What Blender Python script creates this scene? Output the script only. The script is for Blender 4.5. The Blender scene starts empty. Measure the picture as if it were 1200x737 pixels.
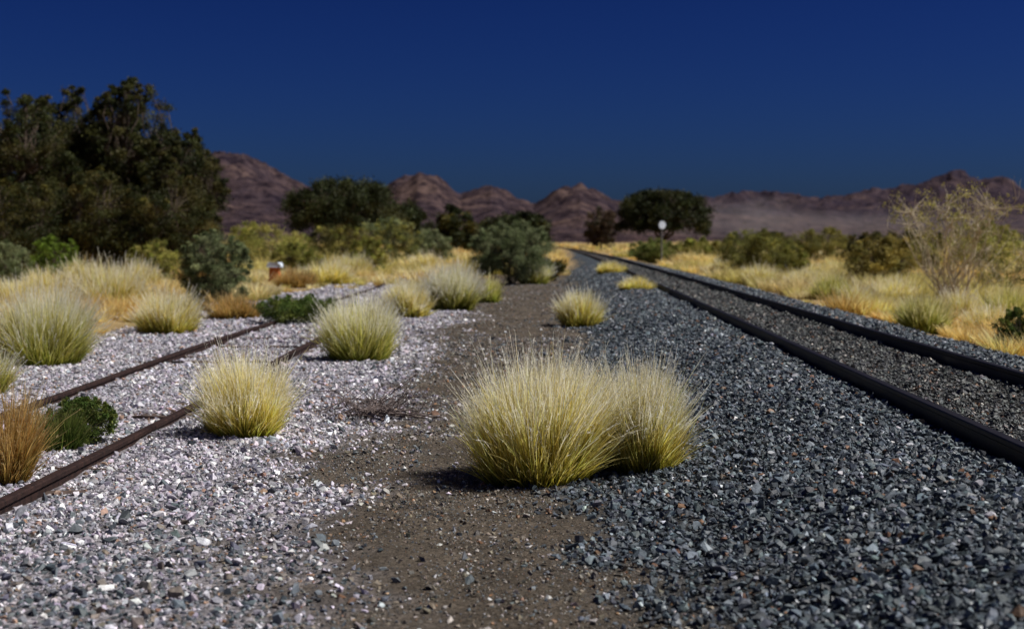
import bpy, math, numpy as np, bmesh
from mathutils import Vector
scene=bpy.context.scene
COL=scene.collection
rng=np.random.default_rng(7)
F=1667.0; A=math.radians(3.02); CH=1.2
sA,cA=math.sin(A),math.cos(A)

# ---------------------------------------------------------------- helpers
def place(px,d):
    u=(px-600)/F
    return d*(u*cA-sA), d*(u*sA+cA)
def ground(px,py,z=0.0):
    d=F*(CH-z)/(py-283.0)
    X,Y=place(px,d); return X,Y,d

_perm=np.random.default_rng(1).random((256,256))
def vnoise(x,y):
    xi=np.floor(x).astype(int); yi=np.floor(y).astype(int)
    fx=x-xi; fy=y-yi; fx=fx*fx*(3-2*fx); fy=fy*fy*(3-2*fy)
    a=_perm[xi&255,yi&255]; b=_perm[(xi+1)&255,yi&255]
    c=_perm[xi&255,(yi+1)&255]; d=_perm[(xi+1)&255,(yi+1)&255]
    return (a*(1-fx)+b*fx)*(1-fy)+(c*(1-fx)+d*fx)*fy
def fbm(x,y,o=4):
    s=0;a=.5;t=0
    for i in range(o):
        s=s+a*vnoise(x+17.3*i,y-9.1*i); t+=a; x=x*2.03;y=y*2.03;a*=.5
    return s/t
def ss(x): x=np.clip(x,0,1); return x*x*(3-2*x)

def cR(Y):
    Y=np.asarray(Y,float)
    return 2.56-.0168*Y-.000086*np.maximum(Y-30,0)**2
def cL(Y):
    Y=np.asarray(Y,float)
    return -3.17-.054*(Y-6.2)
HG=.55
def H(X,Y):
    X=np.asarray(X,float);Y=np.asarray(Y,float)
    t=np.abs(X-cR(Y))
    near=ss((400-Y)/100)
    emb=.215*ss(1-(t-1.0)/1.35)*near
    emb=emb-.03*np.exp(-(t/.35)**2)*near
    fade=ss((120-np.abs(Y))/60)
    z=emb+fade*(.05*(fbm(X*.9,Y*.9,3)-.5)+.025*(fbm(X*4,Y*4,3)-.5))
    z=z+.5*ss((Y-30)/80)*ss((-X-5)/10)*ss((600-Y)/300)
    z=z+.25*ss((Y-30)/80)*ss((X-6)/10)*ss((600-Y)/300)
    return z
def zones(X,Y):
    n=(fbm(X*1.6,Y*.8,4)-.5)
    n2=(fbm(X*1.1+40,Y*.5+3,4)-.5)
    n3=(fbm(X*5,Y*4,3)-.5)
    XL=-1.12-.060*(Y-4.4)-.16*ss((8-Y)/3)+n*1.6+n3*.9
    XR=.26-.015*(Y-4.4)+n2*1.2+n3*.8
    right=ss((X-XR)/.75+.5); left=ss((XL-X)/1.0+.5)
    path=(1-right)*(1-left)
    gl=ss((X-(cL(Y)-2.3+n2*1.4))/.5+.5)
    gr=ss(((cR(Y)+1.75+n*1.2)-X)/.5+.5)
    far=ss((70-Y+n*30)/25)
    gravel=left*gl*ss((48-Y+n*20)/12)
    ballast=right*gr*ss((260-Y)/60)
    path=path*far
    soil=np.clip(1-gravel-ballast-path,0,1)
    return path,ballast,gravel,soil

def mk(name,verts,faces,k,cols=None,mat=None,smooth=False):
    me=bpy.data.meshes.new(name)
    verts=np.ascontiguousarray(verts,dtype=np.float32); faces=np.ascontiguousarray(faces,dtype=np.int32)
    nf=len(faces)
    me.vertices.add(len(verts)); me.vertices.foreach_set('co',verts.ravel())
    me.loops.add(nf*k); me.loops.foreach_set('vertex_index',faces.ravel())
    me.polygons.add(nf)
    me.polygons.foreach_set('loop_start',np.arange(0,nf*k,k,dtype=np.int32))
    me.polygons.foreach_set('loop_total',np.full(nf,k,dtype=np.int32))
    me.polygons.foreach_set('use_smooth',np.full(nf,smooth,dtype=bool))
    me.update(calc_edges=True)
    if cols is not None:
        at=me.color_attributes.new('Col','FLOAT_COLOR','POINT')
        c=np.ones((len(verts),4),np.float32); c[:,:3]=np.clip(cols,0,1)
        at.data.foreach_set('color',c.ravel())
    if mat: me.materials.append(mat)
    return me
def obj(name,me,loc=(0,0,0),parent=None,**props):
    o=bpy.data.objects.new(name,me); COL.objects.link(o); o.location=loc
    if parent: o.parent=parent
    for k,v in props.items(): o[k]=v
    return o

# ---------------------------------------------------------------- materials
def base_mat(name):
    m=bpy.data.materials.new(name); m.use_nodes=True
    nt=m.node_tree; nt.nodes.clear()
    out=nt.nodes.new('ShaderNodeOutputMaterial')
    return m,nt,out
def N(nt,t,**k):
    n=nt.nodes.new(t)
    for a,b in k.items():
        if a in n.inputs.keys(): n.inputs[a].default_value=b
        else: setattr(n,a,b)
    return n
def mixc(nt,a,b,f,mode='MIX'):
    n=nt.nodes.new('ShaderNodeMix'); n.data_type='RGBA'; n.blend_type=mode
    def s(i,v):
        if hasattr(v,'is_output'): nt.links.new(v,n.inputs[i])
        elif isinstance(v,(int,float)): n.inputs[i].default_value=v
        else: n.inputs[i].default_value=(*v,1)
    s(0,f); s(6,a); s(7,b)
    return n.outputs[2]
def ramp(nt,src,pts):
    r=nt.nodes.new('ShaderNodeValToRGB'); e=r.color_ramp.elements
    while len(e)<len(pts): e.new(.5)
    for i,(p,c) in enumerate(pts):
        e[i].position=p; e[i].color=(*c,1) if not isinstance(c,(int,float)) else (c,c,c,1)
    nt.links.new(src,r.inputs[0]); return r.outputs[0]

def leaf_mat(name,trans=.35,rough=.6):
    m,nt,out=base_mat(name)
    a=N(nt,'ShaderNodeAttribute',attribute_name='Col')
    oi=N(nt,'ShaderNodeObjectInfo')
    hs=N(nt,'ShaderNodeHueSaturation')
    mr=N(nt,'ShaderNodeMapRange'); nt.links.new(oi.outputs['Random'],mr.inputs[0]); mr.inputs[3].default_value=.92; mr.inputs[4].default_value=1.1
    nt.links.new(mr.outputs[0],hs.inputs['Value']); nt.links.new(a.outputs['Color'],hs.inputs['Color'])
    p=N(nt,'ShaderNodeBsdfPrincipled',Roughness=rough); p.inputs['Specular IOR Level'].default_value=.2
    t=N(nt,'ShaderNodeBsdfTranslucent')
    nt.links.new(hs.outputs[0],p.inputs['Base Color']); nt.links.new(hs.outputs[0],t.inputs[0])
    mx=N(nt,'ShaderNodeMixShader'); mx.inputs[0].default_value=trans
    nt.links.new(p.outputs[0],mx.inputs[1]); nt.links.new(t.outputs[0],mx.inputs[2]); nt.links.new(mx.outputs[0],out.inputs[0])
    return m
M_grass=leaf_mat('grass_blades',.48,.5)
M_leaf=leaf_mat('leaves',.28,.6)
def rough_mat(name,c1,c2,scale,rough=.8,bump=.3,metal=0,detail=8,spec=.3):
    m,nt,out=base_mat(name)
    tc=N(nt,'ShaderNodeTexCoord'); nz=N(nt,'ShaderNodeTexNoise',Scale=scale,Detail=detail,Roughness=.65)
    nt.links.new(tc.outputs['Object'],nz.inputs['Vector'])
    c=ramp(nt,nz.outputs['Fac'],[(.35,c1),(.65,c2)])
    p=N(nt,'ShaderNodeBsdfPrincipled',Roughness=rough,Metallic=metal); p.inputs['Specular IOR Level'].default_value=spec
    nt.links.new(c,p.inputs['Base Color'])
    b=N(nt,'ShaderNodeBump',Strength=bump,Distance=.02); nt.links.new(nz.outputs['Fac'],b.inputs['Height']); nt.links.new(b.outputs[0],p.inputs['Normal'])
    nt.links.new(p.outputs[0],out.inputs[0]); return m
M_bark=rough_mat('bark',(.05,.035,.025),(.12,.09,.07),9)
M_palebark=rough_mat('pale_bark',(.40,.34,.25),(.66,.58,.44),9)
M_twig=rough_mat('dead_twig',(.10,.08,.075),(.24,.19,.18),30)
M_railR=rough_mat('dark_rail_steel',(.003,.0028,.004),(.011,.009,.011),25,.55,.12,.0,spec=.28)
M_railL=rough_mat('rusty_rail_steel',(.013,.008,.008),(.050,.026,.022),18,.85,.4,.0,spec=.2)
M_wood=rough_mat('weathered_sleeper_wood',(.05,.035,.03),(.14,.10,.085),14,.85,.5)
M_white=rough_mat('white_paint',(.58,.66,.80),(.66,.74,.85),6,.5,.1)
M_rim=rough_mat('dark_rim_paint',(.01,.01,.015),(.03,.03,.035),6,.5,.1)
M_post=rough_mat('painted_steel_post',(.12,.12,.13),(.2,.2,.2),6,.5,.1,.1)
M_orange=rough_mat('orange_painted_concrete',(.45,.12,.03),(.6,.2,.06),6,.7,.2)

# stone
m,nt,out=base_mat('crushed_stone'); M_stone=m
a=N(nt,'ShaderNodeAttribute',attribute_name='Col'); tc=N(nt,'ShaderNodeTexCoord')
nz=N(nt,'ShaderNodeTexNoise',Scale=55,Detail=5,Roughness=.7); nt.links.new(tc.outputs['Object'],nz.inputs['Vector'])
f=ramp(nt,nz.outputs['Fac'],[(.3,.55),(.7,1.35)])
c=mixc(nt,a.outputs['Color'],f,1.0,'MULTIPLY')
p=N(nt,'ShaderNodeBsdfPrincipled',Roughness=.55); p.inputs['Specular IOR Level'].default_value=.5
nt.links.new(c,p.inputs['Base Color']); b=N(nt,'ShaderNodeBump',Strength=.5,Distance=.006); nt.links.new(nz.outputs['Fac'],b.inputs['Height']); nt.links.new(b.outputs[0],p.inputs['Normal'])
nt.links.new(p.outputs[0],out.inputs[0])

# ground
m,nt,out=base_mat('ground_surface'); M_ground=m
a=N(nt,'ShaderNodeAttribute',attribute_name='Col'); tc=N(nt,'ShaderNodeTexCoord')
v=N(nt,'ShaderNodeTexVoronoi',Scale=34); nt.links.new(tc.outputs['Object'],v.inputs['Vector'])
sep=N(nt,'ShaderNodeSeparateColor'); nt.links.new(v.outputs['Color'],sep.inputs[0])
vf=ramp(nt,sep.outputs[0],[(0,.4),(.6,1.0),(1,1.75)])
n1=N(nt,'ShaderNodeTexNoise',Scale=90,Detail=6,Roughness=.75); nt.links.new(tc.outputs['Object'],n1.inputs['Vector'])
n1f=ramp(nt,n1.outputs['Fac'],[(.3,.4),(.7,1.6)])
n2=N(nt,'ShaderNodeTexNoise',Scale=2.3,Detail=7,Roughness=.7); nt.links.new(tc.outputs['Object'],n2.inputs['Vector'])
n2f=ramp(nt,n2.outputs['Fac'],[(.32,.55),(.68,1.4)])
va=N(nt,'ShaderNodeAttribute',attribute_name='Pebble')
vm=mixc(nt,(1,1,1),vf,va.outputs['Fac'])
c=mixc(nt,a.outputs['Color'],vm,1.0,'MULTIPLY'); c=mixc(nt,c,n1f,1.0,'MULTIPLY'); c=mixc(nt,c,n2f,1.0,'MULTIPLY')
p=N(nt,'ShaderNodeBsdfPrincipled',Roughness=.9); p.inputs['Specular IOR Level'].default_value=.15
nt.links.new(c,p.inputs['Base Color'])
b1=N(nt,'ShaderNodeBump',Strength=.8,Distance=.02); nt.links.new(v.outputs['Distance'],b1.inputs['Height']); b1.invert=True
b2=N(nt,'ShaderNodeBump',Strength=.9,Distance=.012); nt.links.new(n1.outputs['Fac'],b2.inputs['Height']); nt.links.new(b1.outputs[0],b2.inputs['Normal'])
nt.links.new(b2.outputs[0],p.inputs['Normal']); nt.links.new(p.outputs[0],out.inputs[0])

# ---------------------------------------------------------------- ground sheet
def axis(lo,hi,step,far,g=1.09):
    core=np.arange(lo,hi,step)
    up=[];x=hi;s=step
    while x<far: up.append(x); s*=g; x+=s
    up.append(far)
    dn=[];x=lo;s=step
    while x>-far: s*=g; x-=s; dn.append(x)
    return np.array(dn[::-1]+list(core)+up)
xs=axis(-6,5,.045,6000)
ys=axis(3,26,.05,7000,1.045); ys=ys[ys>-3000]
XX,YY=np.meshgrid(xs,ys)
Z=H(XX,YY)
pa,ba,gr,so=zones(XX,YY)
big=fbm(XX*.12+5,YY*.12,4)
C_path=np.array([.098,.080,.062]);C_ball=np.array([.056,.068,.082]);C_grav=np.array([.29,.275,.30])
C_soil=np.array([.40,.285,.135])
cols=pa[...,None]*C_path+ba[...,None]*C_ball+gr[...,None]*C_grav+so[...,None]*C_soil*(0.6+.8*big[...,None])
tt=np.abs(XX-cR(YY)); inner=ss((.55-tt)/.1)[...,None]
cols=cols*(1-inner*ba[...,None])+inner*ba[...,None]*np.array([.058,.054,.052])
verts=np.stack([XX,YY,Z],-1).reshape(-1,3)
nx,ny=len(xs),len(ys)
i=np.arange((ny-1)*nx).reshape(ny-1,nx)[:,:-1].ravel()
faces=np.stack([i,i+1,i+nx+1,i+nx],-1)
me=mk('ground',verts,faces,4,cols.reshape(-1,3),M_ground,True)
at=me.attributes.new('Pebble','FLOAT','POINT'); at.data.foreach_set('value',np.clip(ba+gr+.3*pa,0,1).ravel().astype(np.float32))
obj('ground',me,kind='structure')

# ---------------------------------------------------------------- stones
def hull_variants(n=12):
    out=[]
    r=np.random.default_rng(5)
    for _ in range(n):
        bm=bmesh.new()
        pts=r.normal(size=(10,3)); pts/=np.linalg.norm(pts,axis=1)[:,None]; pts*=r.uniform(.8,1.15,(10,1)); pts*=np.array([1,r.uniform(.55,.95),r.uniform(.35,.75)])*.5
        for q in pts: bm.verts.new(q)
        res=bmesh.ops.convex_hull(bm,input=bm.verts)
        loose=[v for v in bm.verts if not v.link_faces]
        for v in loose: bm.verts.remove(v)
        bmesh.ops.triangulate(bm,faces=bm.faces)
        bm.verts.index_update()
        V=np.array([v.co[:] for v in bm.verts]); Fc=np.array([[v.index for v in f.verts] for f in bm.faces])
        out.append((V,Fc)); bm.free()
    return out
HV=hull_variants()
def build_stones(name,pos,size,col,label,**kw):
    n=len(pos); r=rng
    tilt=r.normal(0,.5,(n,2)); yaw=r.uniform(0,2*np.pi,n)
    cx,sx=np.cos(tilt[:,0]),np.sin(tilt[:,0]); cy,sy=np.cos(tilt[:,1]),np.sin(tilt[:,1]); cz,sz=np.cos(yaw),np.sin(yaw)
    O=np.zeros(n);I=np.ones(n)
    Rx=np.stack([I,O,O,O,cx,-sx,O,sx,cx],-1).reshape(n,3,3)
    Ry=np.stack([cy,O,sy,O,I,O,-sy,O,cy],-1).reshape(n,3,3)
    Rz=np.stack([cz,-sz,O,sz,cz,O,O,O,I],-1).reshape(n,3,3)
    R=Rx@Ry@Rz
    var=r.integers(0,len(HV),n)
    VS=[];FS=[];CS=[];off=0
    for k,(V,Fc) in enumerate(HV):
        idx=np.where(var==k)[0]
        if len(idx)==0: continue
        P=np.einsum('nij,vj->nvi',R[idx],V)*size[idx][:,None,None]+pos[idx][:,None,:]
        VS.append(P.reshape(-1,3)); FS.append((Fc[None]+(np.arange(len(idx))*len(V))[:,None,None]+off).reshape(-1,3))
        CS.append(np.repeat(col[idx],len(V),axis=0)); off+=len(idx)*len(V)
    me=mk(name,np.concatenate(VS),np.concatenate(FS),3,np.concatenate(CS),M_stone,False)
    return obj(name,me,kind='stuff',label=label,category='gravel')
def railmask(X,Y):
    a=np.abs(np.abs(X-cR(Y))-HG)<.050; b=np.abs(np.abs(X-cL(Y))-.58)<.040
    return ~(a|b)
def dens_scatter(dens,y0,y1,xlo,xhi):
    n=int(dens*(y1-y0)*(xhi-xlo)); X=rng.uniform(xlo,xhi,n);Y=rng.uniform(y0,y1,n)
    k=(X>-.43*Y-1.0)&(X<.32*Y+1.0); return X[k],Y[k]
def pick(cols,w,n,var=.25):
    w=np.array(w)/sum(w); i=rng.choice(len(cols),n,p=w); c=np.array(cols)[i]
    return c*np.exp(rng.normal(0,var,(n,1)))*(1+rng.normal(0,.04,(n,3)))
# ballast
PX=[];PS=[];
for (d,y0,y1,s) in [(2300,3.4,9,1.0),(1500,9,16,1.1),(750,16,28,1.4),(260,28,60,1.9)]:
    X,Y=dens_scatter(d,y0,y1,-1.4,4.6); pa,ba,gr,so=zones(X,Y)
    k=(rng.random(len(X))<np.clip(ba,0,1))&railmask(X,Y); X=X[k];Y=Y[k]
    sz=rng.lognormal(math.log(.028),.38,len(X))*s
    inn=np.abs(X-cR(Y))<.6; sz[inn]*=.8
    PX.append(np.stack([X,Y,H(X,Y)+sz*.12+rng.random(len(X))*.012],-1)); PS.append(np.clip(sz,.010,.075))
P=np.concatenate(PX);S=np.concatenate(PS)
c=pick([(.078,.100,.122),(.045,.056,.070),(.155,.19,.22),(.50,.53,.57),(.18,.10,.06)],[50,28,15,3,3],len(P),.3)
inn=np.abs(P[:,0]-cR(P[:,1]))<.62; c[inn]=c[inn]*np.array([.90,.78,.66])
build_stones('track_ballast',P,S,c,'dark blue grey crushed stone ballast along the railway track')
# left gravel
PX=[];PS=[]
for (d,y0,y1,s) in [(2700,3.4,9,1.0),(1400,9,16,1.15),(650,16,28,1.5),(220,28,50,2)]:
    X,Y=dens_scatter(d,y0,y1,-9,.6); pa,ba,gr,so=zones(X,Y)
    k=(rng.random(len(X))<np.clip(gr,0,1))&railmask(X,Y); X=X[k];Y=Y[k]
    sz=rng.lognormal(math.log(.020),.48,len(X))*s
    PX.append(np.stack([X,Y,H(X,Y)+sz*.12],-1)); PS.append(np.clip(sz,.008,.085))
P=np.concatenate(PX);S=np.concatenate(PS)
c=pick([(.50,.48,.54),(.30,.29,.34),(.80,.78,.84),(.10,.115,.135),(.33,.21,.15)],[44,25,15,11,5],len(P))
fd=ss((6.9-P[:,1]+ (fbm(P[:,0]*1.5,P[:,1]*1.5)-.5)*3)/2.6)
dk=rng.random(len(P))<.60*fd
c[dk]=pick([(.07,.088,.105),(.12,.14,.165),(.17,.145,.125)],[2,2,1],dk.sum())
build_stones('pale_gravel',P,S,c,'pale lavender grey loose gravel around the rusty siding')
# path pebbles
PX=[];PS=[]
for (d,y0,y1,s,mu) in [(5000,3.4,9,1.0,.0068),(650,3.4,9,1.0,.018),(1700,9,18,1.2,.011),(350,9,18,1.2,.022),(280,18,40,1.8,.012)]:
    X,Y=dens_scatter(d,y0,y1,-5,1.2); pa,ba,gr,so=zones(X,Y)
    cl=.3+.7*ss((fbm(X*2.5,Y*1.2)-.40)/.2)
    k=(rng.random(len(X))<np.clip(pa+.15,0,1)*cl)&(pa>.02); X=X[k];Y=Y[k]
    sz=rng.lognormal(math.log(mu),.45,len(X))*s
    PX.append(np.stack([X,Y,H(X,Y)+sz*.1],-1)); PS.append(np.clip(sz,.004,.06))
P=np.concatenate(PX);S=np.concatenate(PS)
c=pick([(.18,.15,.115),(.09,.082,.072),(.36,.33,.31),(.27,.15,.08),(.58,.58,.60),(.10,.118,.138)],[36,30,11,6,4,22],len(P))
build_stones('path_pebbles',P,S,c,'small brown and grey pebbles on the sandy path')

# ---------------------------------------------------------------- rails
prof=np.array([(-.055,0),(.055,0),(.055,.012),(.014,.026),(.012,.098),(.027,.108),(.028,.128),(.023,.134),(-.023,.134),(-.028,.128),(-.027,.108),(-.012,.098),(-.014,.026),(-.055,.012)])
def rail(name,cf,off,z0,mat,ys,parent,sc=1.):
    ys=np.array(ys); xc=cf(ys)+off
    n=len(ys);k=len(prof)
    V=np.zeros((n,k,3)); V[:,:,0]=xc[:,None]+prof[:,0][None]*sc; V[:,:,1]=ys[:,None]; V[:,:,2]=z0(xc,ys)[:,None]+prof[:,1][None]
    F_=[]
    for a in range(n-1):
        for b in range(k):
            b2=(b+1)%k; F_.append((a*k+b,a*k+b2,(a+1)*k+b2,(a+1)*k+b))
    me=mk(name,V.reshape(-1,3),F_,4,None,mat,False)
    return obj(name,me,parent=parent)
def empty(name,loc,**p):
    o=bpy.data.objects.new(name,None); o.empty_display_size=.2; COL.objects.link(o); o.location=loc
    for k,v in p.items(): o[k]=v
    return o
tr=empty('railway_track',(0,0,0),label='dark steel railway track on grey stone ballast, curving away',category='railway track')
yr=list(np.arange(-6,60,2.))+list(np.arange(60,330,5.))
zR=lambda x,y: .182+0*y
rail('rail',cR,-HG,zR,M_railR,yr,tr); rail('rail',cR,HG,zR,M_railR,yr,tr)
tl=empty('railway_track',(0,0,0),label='old rusty railway siding half buried in pale gravel',category='railway track')
yl=list(np.arange(-6,75,.7))
zL=lambda x,y: -.074+.012*np.sin(y*.5)+0*y
rail('rail',cL,-.58,zL,M_railL,yl,tl,.88); rail('rail',cL,.58,zL,M_railL,yl,tl,.88)
def box_np(sx,sy,sz,r,jit=.008):
    bm=bmesh.new(); bmesh.ops.create_cube(bm,size=1)
    for v in bm.verts: v.co.x*=sx; v.co.y*=sy; v.co.z*=sz
    bmesh.ops.subdivide_edges(bm,edges=bm.edges[:],cuts=3,use_grid_fill=True)
    for v in bm.verts: v.co+=Vector(r.normal(0,jit,3))
    me=bpy.data.meshes.new('sleeper'); bm.to_mesh(me); bm.free(); return me
sm=[box_np(1.6,.2,.12,rng) for _ in range(3)]
for m_ in sm: m_.materials.append(M_wood)
for i,y in enumerate(np.arange(4.5,34,.72)):
    x=float(cL(y)); zz=min(float(H(x-.75,y)),float(H(x,y)),float(H(x+.75,y)))
    o=obj('sleeper',sm[i%3],(x+rng.normal(0,.03),y,zz-.056+rng.normal(0,.008)),tl)
    o.rotation_euler=(rng.normal(0,.01),rng.normal(0,.006),.054+rng.normal(0,.03))
bm=bmesh.new(); bmesh.ops.create_cube(bm,size=1)
for v in bm.verts:
    v.co.x*=.20 if v.co.z<0 else .16; v.co.y*=.11; v.co.z*=.02
for sx_ in (-.078,.078):
    r1=bmesh.ops.create_cone(bm,cap_ends=True,segments=6,radius1=.016,radius2=.016,depth=.04)
    for v in r1['verts']: v.co+=Vector((sx_,0,.02))
clip=bpy.data.meshes.new('rail_fastening'); bm.to_mesh(clip); bm.free(); clip.materials.append(M_railR)
for y in np.arange(4.6,32,.7):
    for s in (-1,1):
        obj('rail_fastening',clip,(float(cR(y))+s*HG,y,.193),tr)

# ---------------------------------------------------------------- grass blades
def unit(v): return v/(np.linalg.norm(v,axis=-1,keepdims=True)+1e-9)
def blades(base,dirv,L,width,droop,out,segs,cb,cm,ct,tipw=None,wav=0,ret=False):
    n=len(base); s=np.linspace(0,1,segs+1)
    side=np.cross(dirv,rng.normal(size=(n,3))); side/=np.linalg.norm(side,axis=1)[:,None]+1e-9
    P=base[:,None,:]+dirv[:,None,:]*(L[:,None]*s[None])[...,None]
    bend=out*np.array([1,1,0])+np.array([0,0,-.55])
    P=P+bend[:,None,:]*((droop*L)[:,None]*(s**2)[None])[...,None]
    if wav:
        k=rng.normal(0,wav,(n,3)); P=P+k[:,None,:]*L[:,None,None]*(s**2.5)[None,:,None]
    w=width[:,None]*np.clip(1.0-s**3,.12,1)[None]
    if tipw is not None:
        bump=np.exp(-((s-.84)/.13)**2)[None]; w=w*(1-bump*(tipw[:,None]>0))+tipw[:,None]*bump*.5
    V=np.stack([P-side[:,None]*w[...,None]*.5,P+side[:,None]*w[...,None]*.5],2)
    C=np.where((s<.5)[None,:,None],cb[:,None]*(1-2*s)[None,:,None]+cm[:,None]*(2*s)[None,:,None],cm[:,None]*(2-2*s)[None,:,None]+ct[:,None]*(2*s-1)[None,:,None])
    C=np.repeat(C[:,:,None,:],2,2)
    q=np.arange(segs); f=np.stack([2*q,2*q+1,2*q+3,2*q+2],-1)
    Fc=(f[None]+(np.arange(n)*2*(segs+1))[:,None,None]).reshape(-1,4)
    if ret: return V.reshape(-1,3),Fc,C.reshape(-1,3),P
    return V.reshape(-1,3),Fc,C.reshape(-1,3)
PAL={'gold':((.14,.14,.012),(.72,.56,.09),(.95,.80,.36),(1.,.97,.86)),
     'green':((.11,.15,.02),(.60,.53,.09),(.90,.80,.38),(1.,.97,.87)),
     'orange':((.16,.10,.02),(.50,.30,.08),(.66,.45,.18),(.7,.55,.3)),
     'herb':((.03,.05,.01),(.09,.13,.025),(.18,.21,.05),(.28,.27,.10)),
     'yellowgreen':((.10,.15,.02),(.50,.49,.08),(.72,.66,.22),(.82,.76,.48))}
def clump_mesh(W,Hh,n,pal,wid=.0042,plume=.3,segs=5,hairs=5):
    cb,cm,ct,cp=[np.array(c) for c in PAL[pal]]
    p1,p2=rng.uniform(0,6,2)
    nl=int(n*.16)
    r=np.sqrt(rng.random(n)); r[:nl]=rng.uniform(.75,1.05,nl); th=rng.uniform(0,2*np.pi,n)
    ns=max(22,int(55*W)); sr=np.sqrt(rng.random(ns)); st=rng.uniform(0,2*np.pi,ns)
    Rb=.34*W
    sid=rng.integers(0,ns,n); sh=rng.random(n)<.75
    bx=np.where(sh, sr[sid]*np.cos(st[sid])+rng.normal(0,.06,n), r*np.cos(th))
    by_=np.where(sh, sr[sid]*np.sin(st[sid])+rng.normal(0,.06,n), r*np.sin(th))
    bx[:nl]=r[:nl]*np.cos(th[:nl]); by_[:nl]=r[:nl]*np.sin(th[:nl])
    r=np.minimum(np.hypot(bx,by_),1.1); th=np.arctan2(by_,bx)
    lob=1+.09*np.sin(th*2+p1)+.07*np.sin(th*5+p2)
    base=np.stack([bx*Rb*lob,by_*Rb*lob,np.full(n,-.015)],-1)
    out=np.stack([np.cos(th),np.sin(th),0*th],-1)
    hl=1+.12*np.sin(th*3+p2)*r+.09*np.sin(th*7+p1)*r
    shl=np.exp(rng.normal(0,.11,ns))[sid]
    pl=rng.random(n)<plume; pl[:nl]=False
    f_=np.where(pl,np.clip(rng.normal(.95,.12,n),.6,1.20),np.clip(rng.normal(.78,.18,n),.25,1.05))
    L=Hh*(1.0-.34*r**2.2)*f_*hl*np.minimum(shl,1.1)
    L[:nl]*=rng.uniform(.4,.9,nl)
    reach=(W/2-Rb)/Hh
    til=r**1.2*math.asin(min(.9,reach))*1.4+np.abs(rng.normal(0,.08,n)); til[:nl]+=rng.uniform(0,.4,nl)
    az=th+rng.normal(0,.6,n)
    d=np.stack([np.sin(til)*np.cos(az),np.sin(til)*np.sin(az),np.cos(til)],-1)
    sd_=rng.normal(0,.10,(ns,3))[sid]
    d=unit(d+rng.normal(0,.085,(n,3))+sd_); d[:,2]=np.abs(d[:,2])
    droop=np.clip(rng.normal(.07,.12,n),-.05,.5)*(.3+r)
    w=wid*rng.uniform(.6,1.3,n)
    v=np.exp(rng.normal(0,.30,(n,1)))*np.exp(rng.normal(0,.16,ns))[sid][:,None]
    gshift=rng.random((n,1))**2.2
    CM=cm*v*(1-.45*gshift*np.array([1,.30,.6])); CT=np.where(pl[:,None],cp,ct*v)*np.exp(rng.normal(0,.12,(n,1)))
    tipw=np.where(pl,wid*rng.uniform(1.0,2.4,n),0)
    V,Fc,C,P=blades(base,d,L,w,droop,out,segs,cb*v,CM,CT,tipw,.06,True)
    ip=np.where(pl)[0]; ip=np.repeat(ip,hairs); m=len(ip)
    s=rng.uniform(.72,1.0,m)*segs; k=np.minimum(s.astype(int),segs-1); f=(s-k)[:,None]
    Q=P[ip,k]*(1-f)+P[ip,k+1]*f; ax=unit(P[ip,k+1]-P[ip,k])
    hd=unit(ax*1.2+rng.normal(0,.45,(m,3))); hl_=Hh*rng.uniform(.02,.05,m)[:,None]
    sd=unit(np.cross(hd,rng.normal(size=(m,3))))*wid*.30
    HVv=np.stack([Q-sd,Q+sd,Q+hd*hl_+sd*.3,Q+hd*hl_-sd*.3],1).reshape(-1,3)
    HF=np.arange(m*4).reshape(-1,4)+len(V); HC=np.repeat(CT[ip],4,0)
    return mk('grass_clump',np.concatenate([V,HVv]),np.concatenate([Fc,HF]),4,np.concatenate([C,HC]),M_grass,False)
def clump(px,by,wpx,ty,pal,n,label,wid=None,plume=.3,group=None,name='grass_clump',cat='grass clump'):
    X,Y,d=ground(px,by); W=wpx*d/F
    d2=d+W*.38; X,Y=place(px,d2); W=wpx*d2/F
    z=float(H(X,Y)); Hh=(CH+(283-ty)/F*d2)-z
    wid=wid or max(.0040,.0004*d2)
    me=clump_mesh(W,Hh*.98,n,pal,wid,plume)
    o=obj(name,me,(X,Y,z),label=label,category=cat)
    if group: o['group']=group
    return o
G='golden bushman grass clumps'
clump(630,574,168,418,'gold',9500,'large golden feathery grass clump on the sandy path',group=G,plume=.38)
clump(752,562,94,420,'gold',5200,'rounded golden grass clump touching a larger one',group=G,plume=.38)
clump(285,517,106,408,'gold',5600,'pale yellow grass clump on gravel beside the rusty rail',group=G,plume=.36)
clump(421,424,84,344,'green',4600,'pale green grass clump with white tips beside the rusty rail',group=G,plume=.42)
clump(50,430,114,336,'green',6000,'wide pale green and gold grass clump beside the siding',group=G,plume=.38)
clump(196,392,80,337,'gold',3600,'low golden grass clump beside the siding',group=G)
clump(130,368,80,306,'gold',3600,'soft golden grass clump at the edge of the gravel',group=G)
clump(530,364,58,309,'green',3600,'white tipped grass clump on gravel',plume=.55,group=G)
clump(477,373,58,327,'gold',2900,'yellow grass clump on gravel beside others',group=G)
clump(625,333,42,302,'green',2400,'small white tipped grass clump beside a green bush',plume=.6,group=G)
clump(680,383,56,338,'gold',2900,'isolated yellow green grass clump on the path',group=G)
clump(748,352,50,322,'gold',2000,'low dry grass clump at the edge of the ballast',plume=.1,group=G)
clump(716,329,36,304,'gold',1600,'small dry grass clump by the railway',plume=.1,group=G)
clump(572,356,32,322,'yellowgreen',1500,'small green grass tuft on gravel',plume=.3,group=G)
clump(6,566,50,450,'orange',3200,'dry orange brown grass clump beside the rusty rail',plume=.1,group=G)
clump(1083,394,66,343,'yellowgreen',3600,'yellow green grass clump beside the railway ballast',group=G)
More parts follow.
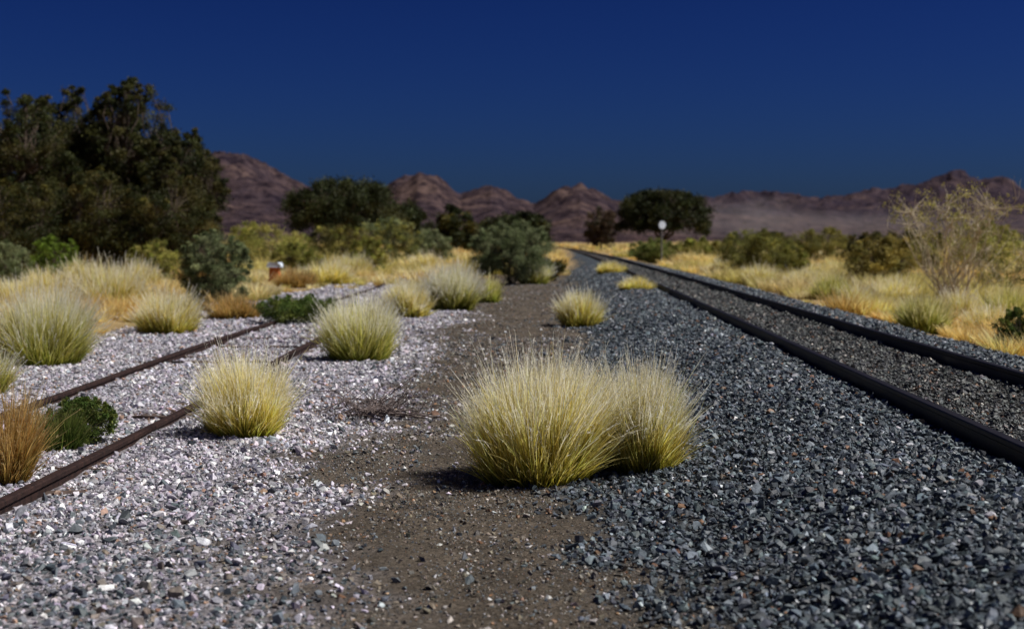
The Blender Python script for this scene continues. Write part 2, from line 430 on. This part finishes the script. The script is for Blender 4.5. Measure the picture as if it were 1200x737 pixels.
clump(275,374,70,339,'orange',2200,'short dry brown grass clump below a green bush',plume=.1,group=G)
clump(-30,465,80,395,'green',2500,'pale green grass clump beside the siding',group=G)
for (px,by,w,ty,pal) in [(1160,396,56,352,'gold'),(1010,366,50,330,'gold'),(1048,356,54,322,'gold'),(940,345,46,314,'gold'),(890,335,42,308,'gold'),(975,352,46,318,'yellowgreen'),(1125,376,54,334,'gold'),(1180,380,54,330,'yellowgreen'),(850,322,36,300,'gold'),
      (60,352,80,310,'gold'),(165,344,50,304,'gold'),(20,362,54,322,'gold'),(385,334,54,304,'gold'),(415,326,44,296,'gold'),(440,321,40,296,'gold'),(345,338,50,312,'orange'),(500,320,42,294,'gold'),(100,338,54,300,'gold'),(230,340,46,304,'orange')]:
    clump(px,by,w,ty,pal,1800,'golden dry grass clump in the field',plume=.2,group='golden grass clumps of the field')
clump(66,530,70,466,'herb',1500,'low dark green wispy plant beside the rusty rail',plume=.1,name='green_plant',cat='plant')

# ---------------------------------------------------------------- trees / bushes
def tubes(segs_list,sides=6):
    VS=[];FS=[];off=0
    for pts,rad in segs_list:
        pts=np.array(pts);n=len(pts)
        for i in range(n):
            t=unit(pts[min(i+1,n-1)]-pts[max(i-1,0)])
            a=unit(np.cross(t,[.3,.9,.2])); b=np.cross(t,a)
            ang=np.linspace(0,2*np.pi,sides,endpoint=False)
            VS.append(pts[i]+rad[i]*(np.cos(ang)[:,None]*a+np.sin(ang)[:,None]*b))
        for i in range(n-1):
            for j in range(sides):
                j2=(j+1)%sides; FS.append((off+i*sides+j,off+i*sides+j2,off+(i+1)*sides+j2,off+(i+1)*sides+j))
        off+=n*sides
    return np.concatenate(VS),FS
def branch(p0,p1,r0,r1,n=5,w=.12):
    p0=np.array(p0,float);p1=np.array(p1,float); L=np.linalg.norm(p1-p0)
    s=np.linspace(0,1,n); pts=p0+(p1-p0)*s[:,None]
    pts[1:-1]+=rng.normal(0,w*L*.35,(n-2,3)); return pts,r0+(r1-r0)*s
def leaves(centres,crad,nper,size,cols,flat=.7,elong=1.8,cvar=.25):
    k=len(centres); cen=np.repeat(centres,nper,0); cr=np.repeat(crad,nper)
    n=len(cen); g=rng.normal(size=(n,3)); g=g/np.linalg.norm(g,axis=1)[:,None]*(rng.random((n,1))**.5)*rng.choice([1,1,1,1.5],(n,1))
    P=cen+g*cr[:,None]*np.array([1,1,flat])+rng.normal(0,.22,(n,3))*cr[:,None]
    a=unit(rng.normal(size=(n,3))+g*.6); b=unit(np.cross(a,rng.normal(size=(n,3))))
    s=size*rng.uniform(.6,1.4,(n,1))
    V=np.stack([P-a*s*elong*.5,P+b*s*.35,P+a*s*elong*.5,P-b*s*.35],1).reshape(-1,3)
    cidx=rng.choice(len(cols),k); cc=np.array(cols)[cidx]*np.exp(rng.normal(0,cvar,(k,1)))
    C=np.repeat(cc,nper,0)*np.exp(rng.normal(0,.22,(n,1)))
    C=np.repeat(C,4,0)
    return V,np.arange(n*4).reshape(-1,4),C
def woody(kind,X,Y,W,Hh,label,cat,cols,shape='round',crown0=.12,ncl=70,nper=180,leaf=.06,trunk=.12,bark=None,crf=.16,limbs=6,group=None,twigs=0,plumes=0,thick=.5):
    z=float(H(X,Y))
    e=empty(kind,(X,Y,z),label=label,category=cat)
    if group: e['group']=group
    z0=Hh*crown0
    g=rng.normal(size=(ncl,3)); g/=np.linalg.norm(g,axis=1)[:,None]; g*=(rng.random((ncl,1))**.38)
    cr=W*crf*rng.uniform(.5,1.3,ncl)
    if shape=='round':
        a=(W/2-W*crf*.6); c=(Hh-z0)/2-W*crf*.4
        C=g*np.array([a,a,max(c,.1)])+np.array([0,0,z0+(Hh-z0)/2])
        C[:,2]+=rng.normal(0,.05*Hh,ncl)
    elif shape=='umbrella':
        a=(W/2-W*crf*.6)
        rr=np.linalg.norm(g[:,:2],axis=1)
        C=np.stack([g[:,0]*a,g[:,1]*a, Hh*(.98-.24*rr**2.5)-cr*.6-rng.random(ncl)*Hh*thick*(1-.3*rr)],-1)
        C[:,2]=np.maximum(C[:,2],z0+rng.random(ncl)*.15*Hh)
    else: # vase
        t=rng.random(ncl)**.7; th=rng.uniform(0,2*np.pi,ncl); rad=W/2*(.25+.75*t)*np.sqrt(rng.random(ncl))
        C=np.stack([np.cos(th)*rad,np.sin(th)*rad,z0+(Hh-z0)*t*np.clip(1-.35*(rad/(W/2))**2,.3,1)-cr*.3],-1)
    if plumes:
        th=rng.uniform(0,2*np.pi,plumes); el_=rng.uniform(.15,1.45,plumes)
        q=np.stack([np.cos(th)*np.cos(el_)*W*.46,np.sin(th)*np.cos(el_)*W*.46,z0+(Hh-z0)*(.5+.47*np.sin(el_))],-1)
        for s_ in (0,.35,.7): 
            C=np.concatenate([C,q+np.array([0,0,1])*Hh*.10*s_+rng.normal(0,.02*W,(plumes,3))]); cr=np.concatenate([cr,W*crf*(.62-.4*s_)*np.ones(plumes)])
    V,Fc,Cc=leaves(C,cr,nper,leaf,cols)
    me=mk('crown',V,Fc,4,Cc,M_leaf,False)
    tree=kind.endswith('tree')
    obj('crown' if tree else 'foliage',me,parent=e)
    S=[]
    if tree:
        fork=np.array([rng.normal(0,.05*W),rng.normal(0,.05*W),Hh*.22])
        S.append(branch((0,0,-.1),fork,trunk,trunk*.75,5,.06))
        start=[fork]
    else: start=[np.array([0,0,-.05])]
    hubs=[]
    for i in range(limbs):
        th=i/limbs*2*np.pi+rng.normal(0,.3); rad=W*.26
        hub=np.array([np.cos(th)*rad,np.sin(th)*rad,z0+(Hh-z0)*rng.uniform(.35,.65)])
        hubs.append(hub); S.append(branch(start[0],hub,trunk*.6,trunk*.3))
    hubs=np.array(hubs)
    for c in C:
        h=hubs[np.argmin(np.linalg.norm(hubs-c,axis=1))]; S.append(branch(h,c,trunk*.25,trunk*.08,4,.2))
    for _ in range(twigs):
        th=rng.uniform(0,2*np.pi); rad=W/2*rng.uniform(.1,.95)
        tip=np.array([np.cos(th)*rad,np.sin(th)*rad,Hh*rng.uniform(.35,.85)])
        b=branch((rng.normal(0,.06),rng.normal(0,.06),0),tip,trunk*.38,trunk*.12,7,.12); S.append(b)
        for j in range(5):
            q=b[0][rng.integers(2,7)]; S.append(branch(q,q+np.array([rng.normal(0,.13),rng.normal(0,.13),rng.uniform(.1,.4)]),trunk*.18,trunk*.07,4,.2))
    V,Fc=tubes(S,5)
    me=mk('trunk',V,Fc,4,None,bark or M_bark,True); obj('trunk' if tree else 'stem',me,parent=e)
    return e
DK=[(.026,.034,.010),(.040,.048,.013),(.058,.062,.017),(.075,.068,.02)]
OL=[(.095,.085,.018),(.060,.065,.018),(.12,.098,.028)]
AC=[(.028,.036,.012),(.046,.050,.016),(.034,.044,.016)]
GG=[(.18,.215,.105),(.23,.26,.13),(.13,.165,.07)]
YG=[(.27,.27,.06),(.21,.23,.05),(.34,.31,.09)]
GR=[(.06,.10,.02),(.09,.14,.03),(.14,.17,.035)]
def far_woody(kind,px,d,wpx,ty,label,cat,cols,**k):
    X,Y=place(px,d); z=float(H(X,Y)); Hh=CH+(283-ty)/F*d-z
    return woody(kind,X,Y,wpx*d/F,Hh,label,cat,cols,**k)
T='dense dark thorn trees'
far_woody('thorn_tree',14,47,184,120,'tall dense dark green thorn tree','tree',DK,crown0=.04,ncl=340,nper=220,leaf=.048,trunk=.14,crf=.068,plumes=26,group=T)
far_woody('thorn_tree',84,49,110,110,'tall dark thorn tree with ragged top','tree',DK,crown0=.04,ncl=260,nper=210,leaf=.05,trunk=.14,crf=.078,plumes=20,group=T)
far_woody('thorn_tree',158,48,134,104,'tall dark thorn tree with drooping twigs','tree',DK,crown0=.04,ncl=340,nper=210,leaf=.048,trunk=.14,crf=.068,plumes=28,group=T)
far_woody('thorn_tree',216,46,106,160,'shorter dark thorn tree at the edge of a thicket','tree',DK,crown0=.03,ncl=230,nper=190,leaf=.045,trunk=.1,crf=.078,plumes=22,group=T)
far_woody('thorn_tree',110,53,190,140,'broad dark thorn tree deep in the thicket','tree',DK[:2],crown0=.02,ncl=220,nper=170,leaf=.08,trunk=.14,crf=.085,group=T)
far_woody('thorn_tree',-70,48,150,105,'tall dense dark green thorn tree','tree',DK,crown0=.06,ncl=150,nper=140,leaf=.09,trunk=.14,crf=.11,group=T)
far_woody('shrub',200,42,120,205,'olive shrub in front of dark thorn trees','shrub',OL+DK,crown0=.03,ncl=200,nper=150,leaf=.038,trunk=.05,crf=.08,plumes=14)
far_woody('shrub',120,42,140,205,'olive shrub in front of dark thorn trees','shrub',OL+DK,crown0=.03,ncl=220,nper=150,leaf=.038,trunk=.05,crf=.075,plumes=14)
far_woody('shrub',30,41,150,215,'dark olive shrub in front of thorn trees','shrub',OL[:1]+DK,crown0=.03,ncl=220,nper=150,leaf=.038,trunk=.05,crf=.075,plumes=14)
A_='flat topped acacia trees'
far_woody('acacia_tree',402,85,156,206,'wide flat topped dark green acacia tree','tree',AC,shape='umbrella',crown0=.05,ncl=290,nper=190,leaf=.09,trunk=.18,crf=.06,thick=.6,group=A_)
far_woody('acacia_tree',470,95,80,234,'small dark acacia tree beside a wider one','tree',AC,shape='umbrella',crown0=.05,ncl=110,nper=130,leaf=.12,trunk=.12,crf=.09,thick=.7,group=A_)
far_woody('acacia_tree',776,120,118,219,'flat topped dark acacia tree beside the railway','tree',AC,shape='umbrella',crown0=.10,ncl=300,nper=180,leaf=.12,trunk=.22,crf=.06,thick=.55,group=A_)
far_woody('acacia_tree',704,170,44,242,'small brownish acacia tree beyond the railway bend','tree',[(.08,.055,.035),(.065,.055,.028)],crown0=.05,ncl=70,nper=70,leaf=.2,trunk=.15,crf=.11,group=A_)
far_woody('acacia_tree',532,110,60,243,'small brownish acacia tree','tree',OL[:2]+AC,crown0=.03,ncl=90,nper=110,leaf=.15,trunk=.13,crf=.11,group=A_)
far_woody('acacia_tree',608,115,90,246,'low dark flat topped acacia tree','tree',AC,shape='umbrella',crown0=.03,ncl=120,nper=120,leaf=.16,trunk=.15,crf=.08,group=A_)
far_woody('acacia_tree',580,130,50,255,'low dark spreading acacia tree','tree',AC,shape='umbrella',crown0=.03,ncl=60,nper=100,leaf=.18,trunk=.15,crf=.1,group=A_)
def near_shrub(px,by,wpx,ty,label,cols,**k):
    X,Y,d=ground(px,by); d+=wpx*d/F*.35
    return far_woody('shrub',px,d,wpx,ty,label,'shrub',cols,**k)
near_shrub(252,366,90,276,'rounded grey green bush beside the rusty siding',GG,crown0=.0,ncl=240,nper=300,leaf=.015,trunk=.02,crf=.068,plumes=26)
near_shrub(600,334,106,264,'grey green bush beside the gravel path',GG,crown0=.0,ncl=230,nper=280,leaf=.024,trunk=.03,crf=.068,plumes=26)
near_shrub(648,330,40,300,'low olive bush beside the path',OL+YG[:1],crown0=0,ncl=30,nper=100,leaf=.05,trunk=.02,crf=.15)
near_shrub(5,345,70,285,'grey green bush in dry grass',GG,crown0=0,ncl=120,nper=220,leaf=.02,trunk=.02,crf=.09,plumes=12)
near_shrub(352,381,108,349,'low dark green creeping bush over the rusty rail',GR,crown0=0,ncl=140,nper=200,leaf=.014,trunk=.01,crf=.075,plumes=12)
near_shrub(92,524,86,470,'low leafy green weed beside the rusty rail',GR,crown0=0,ncl=150,nper=90,leaf=.009,trunk=.004,crf=.075,plumes=34)
near_shrub(887,324,100,272,'olive green bush beyond the railway',[(.22,.21,.05),(.16,.17,.045)],crown0=0,ncl=150,nper=180,leaf=.032,trunk=.03,crf=.075,plumes=14)
near_shrub(962,313,72,269,'olive green bush beyond the railway',[(.23,.21,.055),(.17,.17,.045)],crown0=0,ncl=100,nper=150,leaf=.04,trunk=.03,crf=.085,plumes=12)
near_shrub(1040,340,110,280,'olive yellow bush in dry grass',[(.25,.21,.055),(.30,.24,.06),(.18,.17,.045)],crown0=0,ncl=130,nper=160,leaf=.032,trunk=.03,crf=.075,plumes=14)
near_shrub(1195,418,62,362,'small bright green bush beside the ballast',GR,crown0=0,ncl=120,nper=180,leaf=.012,trunk=.01,crf=.08,plumes=10)
near_shrub(1112,368,180,210,'airy yellow green shrub with pale bare stems',[(.36,.33,.08),(.28,.27,.06)],shape='vase',crown0=.36,ncl=200,nper=18,leaf=.022,trunk=.024,crf=.042,bark=M_palebark,limbs=12,twigs=44)
near_shrub(1175,352,130,262,'yellow green airy shrub in dry grass',YG,shape='vase',crown0=.1,ncl=130,nper=40,leaf=.03,trunk=.018,crf=.06,bark=M_palebark,limbs=9,twigs=10)
for (px,d,w,ty,c) in [(310,60,120,266,YG),(395,62,80,266,YG+OL),(455,64,84,258,YG+GG),(350,45,70,287,YG),(505,75,60,272,GG),(180,36,70,284,YG),(65,38,60,278,[(.16,.25,.03),(.2,.29,.04)]),(765,75,60,282,[(.16,.2,.05),(.2,.22,.06)]),(1150,60,90,262,YG),(820,90,70,283,YG),(1010,70,60,276,OL),(-20,34,70,290,YG),(430,48,50,280,YG),(925,50,50,288,YG),(1075,45,60,285,YG),(1060,75,110,272,OL),(905,95,80,276,OL)]:
    far_woody('shrub',px,d,w,ty,'yellow green shrub in the dry grass field','shrub',c,crown0=0,ncl=130,nper=110,leaf=.0007*d,trunk=.03,crf=.078,plumes=14,group='field shrubs')

# dead twigs
X,Y,d=ground(434,492)
e=[]
for i in range(42):
    th=rng.uniform(0,2*np.pi); L=rng.uniform(.15,.42)
    p1=np.array([np.cos(th)*L*1.05,np.sin(th)*L*.8,rng.uniform(.03,.18)])
    b=branch((rng.normal(0,.09),rng.normal(0,.05),.015),p1,.0055,.0024,6,.30); e.append(b)
    for j in range(4):
        q=b[0][rng.integers(2,6)]; e.append(branch(q,q+rng.normal(0,.08,3)*np.array([1,1,.6])+np.array([0,0,.02]),.0034,.0017,4,.3))
for j in range(7):
    e.append(branch((0,0,.04),(rng.uniform(.25,.52),rng.uniform(-.16,.0),rng.uniform(.02,.08)),.008,.004,6,.1))
V,Fc=tubes(e,4); me=mk('dead_shrub',V,Fc,4,None,M_twig,True)
obj('dead_shrub',me,(X,Y,float(H(X,Y))+.005),label='dry leafless tangle of grey brown twigs on the gravel',category='dead shrub')

# ---------------------------------------------------------------- field grass (stuff)
def field(name,n,y0,y1,bl,hh,label,p=1.):
    Y=y0+(y1-y0)*rng.random(n*6); X=rng.uniform(-.47*y1-4,.36*y1+4,n*6)
    k=(X>-.47*Y-4)&(X<.36*Y+4); X=X[k];Y=Y[k]
    pa,ba,gr,so=zones(X,Y); dn=fbm(X*.8+9,Y*.5,3)
    cov=so*ss((dn-.33)/.22)
    edge=ss((np.abs(X-cR(Y))-1.6)/1.3)
    cov=cov*(X<cL(Y)-2.0)+cov*(X>cR(Y)+1.5)*edge*.9+cov*((Y>34)&(X>cL(Y)-2.0)&(X<cR(Y)-2.2))*.8
    k=rng.random(len(X))<cov; X=X[k][:n];Y=Y[k][:n]; m=len(X)
    ths=rng.uniform(0,2*np.pi,m*bl)
    hv=.35+.95*ss((fbm(X*.5+70,Y*.35,3)-.3)/.4)
    tx=np.repeat(X,bl);ty=np.repeat(Y,bl); ts=np.repeat(rng.uniform(.5,1.2,m)*hv,bl)
    r=rng.random(m*bl)**.6; R=.30*hh/.5*ts
    bx=tx+np.cos(ths)*r*R;by=ty+np.sin(ths)*r*R
    base=np.stack([bx,by,H(bx,by)-.02],-1)
    til=r*.5+np.abs(rng.normal(0,.18,m*bl)); az_=ths+rng.normal(0,.9,m*bl)
    d=np.stack([np.sin(til)*np.cos(az_),np.sin(til)*np.sin(az_),np.cos(til)],-1)
    L=hh*ts*np.clip(rng.normal(.85,.2,m*bl),.3,1.3)
    cs=np.array([[(.30,.20,.05),(.78,.57,.18),(.94,.77,.40)],[(.27,.16,.04),(.73,.48,.14),(.88,.66,.28)],[(.20,.18,.04),(.56,.49,.13),(.78,.68,.30)],[(.32,.25,.10),(.84,.68,.31),(.95,.84,.55)]])
    nn=fbm(X*.22+30,Y*.16,3)+rng.normal(0,.08,m)-.05*(X>0)*-1; ci=np.where(nn<.40,1,np.where(nn<.52,0,np.where(nn<.62,3,2)))
    ci=np.repeat(ci,bl); v=np.exp(rng.normal(0,.22,(m*bl,1)))*np.repeat(np.exp(rng.normal(0,.18,(m,1))),bl,0)
    out=np.stack([np.cos(ths),np.sin(ths),0*ths],-1)
    w=np.maximum(.005,.0005*by)*rng.uniform(.7,1.3,m*bl)
    V,Fc,C=blades(base,d,L,w,np.full(m*bl,.15),out,2,cs[ci,0]*v,cs[ci,1]*v,cs[ci,2]*v)
    me=mk(name,V,Fc,4,C,M_grass,False)
    obj(name,me,kind='stuff',label=label,category='grass')
field('dry_grass',1500,12,28,200,.32,'golden dry grass beside the tracks')
field('dry_grass',5000,26,55,80,.40,'golden dry grass of the field')
field('dry_grass',5500,55,120,45,.55,'golden dry grass of the field')
field('dry_grass',6000,120,380,22,.8,'far golden dry grass of the plain')

# ---------------------------------------------------------------- round sign, marker
X,Y=place(775,72); z=float(H(X,Y)); zc=CH+(283-264)/F*72-z
e=empty('signal_marker',(X,Y,z),label='bluish white round railway marker disc on a thin post',category='railway sign')
bm=bmesh.new(); bmesh.ops.create_cone(bm,cap_ends=True,segments=40,radius1=.20,radius2=.20,depth=.03)
me=bpy.data.meshes.new('disc'); bm.to_mesh(me); bm.free(); me.materials.append(M_white)
o=obj('disc',me,(.03,-.075,zc),e); o.rotation_euler=(math.pi/2,0,.5)
bm=bmesh.new(); bmesh.ops.create_cone(bm,cap_ends=True,segments=40,radius1=.26,radius2=.26,depth=.02)
me=bpy.data.meshes.new('rim'); bm.to_mesh(me); bm.free(); me.materials.append(M_rim)
o2=obj('rim',me,(.01,-.05,zc),e); o2.rotation_euler=(math.pi/2,0,.5)
V,Fc=tubes([(np.array([(0,0,-.2),(0,0,zc*.5),(0,0,zc+.1)]),[.045,.045,.04])],10)
me=mk('post',V,Fc,4,None,M_post,True); obj('post',me,parent=e)
X,Y,d=ground(322,334); z=float(H(X,Y))
e=empty('boundary_marker',(X,Y,z),label='white topped orange concrete marker in dry grass',category='marker')
def lump(name,sx,sy,sz,mat,loc,bev):
    bm=bmesh.new(); bmesh.ops.create_cube(bm,size=1)
    for v in bm.verts: v.co.x*=sx*(1 if v.co.z<0 else .8); v.co.y*=sy; v.co.z*=sz
    bmesh.ops.bevel(bm,geom=bm.edges[:],offset=bev,segments=3)
    for v in bm.verts: v.co+=Vector(rng.normal(0,.006,3))
    me=bpy.data.meshes.new(name); bm.to_mesh(me); bm.free(); me.materials.append(mat); obj(name,me,loc,e)
zt=CH+(283-308)/F*d-z
lump('base',.30,.3,zt-.12,M_orange,(0,0,(zt-.12)/2),.03)
lump('cap',.42,.36,.13,M_white,(0,0,zt-.055),.04)

# ---------------------------------------------------------------- mountains
def mt_mat(name,k,haze,hf):
    m,nt,out=base_mat(name)
    tc=N(nt,'ShaderNodeTexCoord')
    n1=N(nt,'ShaderNodeTexNoise',Scale=.012,Detail=9,Roughness=.72); nt.links.new(tc.outputs['Object'],n1.inputs['Vector'])
    n2=N(nt,'ShaderNodeTexNoise',Scale=.045,Detail=7,Roughness=.78); nt.links.new(tc.outputs['Object'],n2.inputs['Vector'])
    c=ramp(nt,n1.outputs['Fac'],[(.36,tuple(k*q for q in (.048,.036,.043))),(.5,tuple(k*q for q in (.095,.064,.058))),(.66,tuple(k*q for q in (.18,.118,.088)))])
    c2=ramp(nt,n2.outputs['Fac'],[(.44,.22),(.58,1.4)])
    c=mixc(nt,c,c2,1.0,'MULTIPLY'); c=mixc(nt,c,haze,hf)  # distance haze painted in: flat purple mixed into the rock's base colour
    p=N(nt,'ShaderNodeBsdfPrincipled',Roughness=1.); p.inputs['Specular IOR Level'].default_value=0
    nt.links.new(c,p.inputs['Base Color']); b=N(nt,'ShaderNodeBump',Strength=.9,Distance=9); nt.links.new(n2.outputs['Fac'],b.inputs['Height']); nt.links.new(b.outputs[0],p.inputs['Normal'])
    nt.links.new(p.outputs[0],out.inputs[0]); return m
M_mt1=mt_mat('haze_tinted_mountain_rock',1.0,(.046,.035,.060),.32)
M_mt2=mt_mat('far_haze_tinted_mountain_rock',.74,(.046,.037,.062),.5)
def mountain(name,prof,R0,depth,x0,x1,seed,mat,rg=.45,rs=.36,nx=1100,ny=120):
    pxs=np.linspace(x0,x1,nx)
    s=np.linspace(-1,1,ny); PXg,Sg=np.meshgrid(pxs,s)
    r=R0+Sg*depth
    u=(PXg-600)/F; X=r*(u*cA-sA);Y=r*(u*sA+cA)
    top=CH+(283-np.interp(PXg,[q[0] for q in prof],[q[1] for q in prof]))/F*R0
    rid=1-np.abs(2*fbm(X*.006+seed,Y*.004,5)-1)
    rid2=1-np.abs(2*fbm(X*.02+seed,Y*.009,5)-1)
    b=np.clip(1-np.abs(Sg),0,1); bell=b**1.1
    z=top*bell*(1-rg+rg*rid)/(1-.22*rg)+ top*rs*(rid2-.8)*bell+top*.04*(fbm(X*.08,Y*.08,3)-.5)
    z=z-4*(1-bell)
    V=np.stack([X,Y,z],-1).reshape(-1,3)
    i=np.arange((ny-1)*nx).reshape(ny-1,nx)[:,:-1].ravel()
    obj(name,mk(name,V,np.stack([i,i+1,i+nx+1,i+nx],-1),4,None,mat,True),kind='structure')
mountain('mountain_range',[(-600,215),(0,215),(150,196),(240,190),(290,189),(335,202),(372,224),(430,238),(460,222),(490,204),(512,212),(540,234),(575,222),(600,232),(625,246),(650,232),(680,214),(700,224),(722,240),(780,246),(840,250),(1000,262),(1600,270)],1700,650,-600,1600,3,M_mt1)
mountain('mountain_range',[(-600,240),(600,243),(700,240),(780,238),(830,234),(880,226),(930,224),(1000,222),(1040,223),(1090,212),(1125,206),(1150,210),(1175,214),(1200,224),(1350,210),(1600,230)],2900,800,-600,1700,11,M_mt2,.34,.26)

# dust drifting low over the plain (real scattering volumes, nested for a soft edge)
m,nt,out=base_mat('dust_volume')
vs=N(nt,'ShaderNodeVolumeScatter'); vs.inputs['Color'].default_value=(.88,.79,.77,1); vs.inputs['Density'].default_value=.00046; vs.inputs['Anisotropy'].default_value=.0
nt.links.new(vs.outputs[0],out.inputs['Volume'])
for (px,yy,w,h,dp) in [(880,254,130,42,1000),(900,257,210,50,1010),(960,263,340,42,1120),(1060,266,420,42,1180),(866,250,80,44,990),(1000,268,560,30,1060)]:
    bm=bmesh.new()
    X,Y=place(px,dp); zc=CH+(283-yy)/F*dp
    r=bmesh.ops.create_icosphere(bm,subdivisions=4,radius=1)
    for v in r['verts']:
        q=1+.16*math.sin(v.co.x*5+px)+.10*math.sin(v.co.z*6+v.co.x*3)
        v.co=Vector((v.co.x*w/2*dp/F*q,v.co.y*55*q,v.co.z*h/2*dp/F*q))
    me=bpy.data.meshes.new('dust_haze'); bm.to_mesh(me); bm.free(); me.materials.append(m)
    obj('dust_haze',me,(X,Y,zc),kind='stuff',label='thin pale dust haze drifting before the hills',category='dust')

# ---------------------------------------------------------------- light, world, camera
el=math.radians(52); az=math.radians(92)
Sd=Vector((math.cos(el)*math.sin(az),math.cos(el)*math.cos(az),math.sin(el)))
L=bpy.data.lights.new('sun','SUN'); L.energy=5.0; L.angle=math.radians(.5); L.color=(1,.95,.87)
lo=bpy.data.objects.new('sun',L); COL.objects.link(lo); lo.rotation_euler=(-Sd).to_track_quat('-Z','Y').to_euler()
w=bpy.data.worlds.new('World'); scene.world=w; w.use_nodes=True; nt=w.node_tree
bg=nt.nodes['Background']; sky=nt.nodes.new('ShaderNodeTexSky'); sky.sky_type='NISHITA'; sky.sun_disc=False
sky.sun_elevation=el; sky.sun_rotation=az; sky.altitude=600; sky.dust_density=1.2; sky.ozone_density=4; sky.air_density=1.0
gm=nt.nodes.new('ShaderNodeGamma'); gm.inputs[1].default_value=1.8; nt.links.new(sky.outputs[0],gm.inputs[0])
c=mixc(nt,gm.outputs[0],(.024,.040,.100),1.0,'MULTIPLY')
nt.links.new(c,bg.inputs[0]); bg.inputs[1].default_value=.06
cam=bpy.data.cameras.new('camera'); co=bpy.data.objects.new('camera',cam); COL.objects.link(co)
co.location=(0,0,CH); cam.sensor_width=36; cam.lens=50; cam.clip_end=20000; cam.clip_start=.1
co.rotation_euler=(math.radians(90-2.94),0,A)
cam.dof.use_dof=True; cam.dof.focus_distance=7.4; cam.dof.aperture_fstop=2.8
scene.camera=co
scene.view_settings.view_transform='Standard'; scene.view_settings.look='None'; scene.view_settings.exposure=0
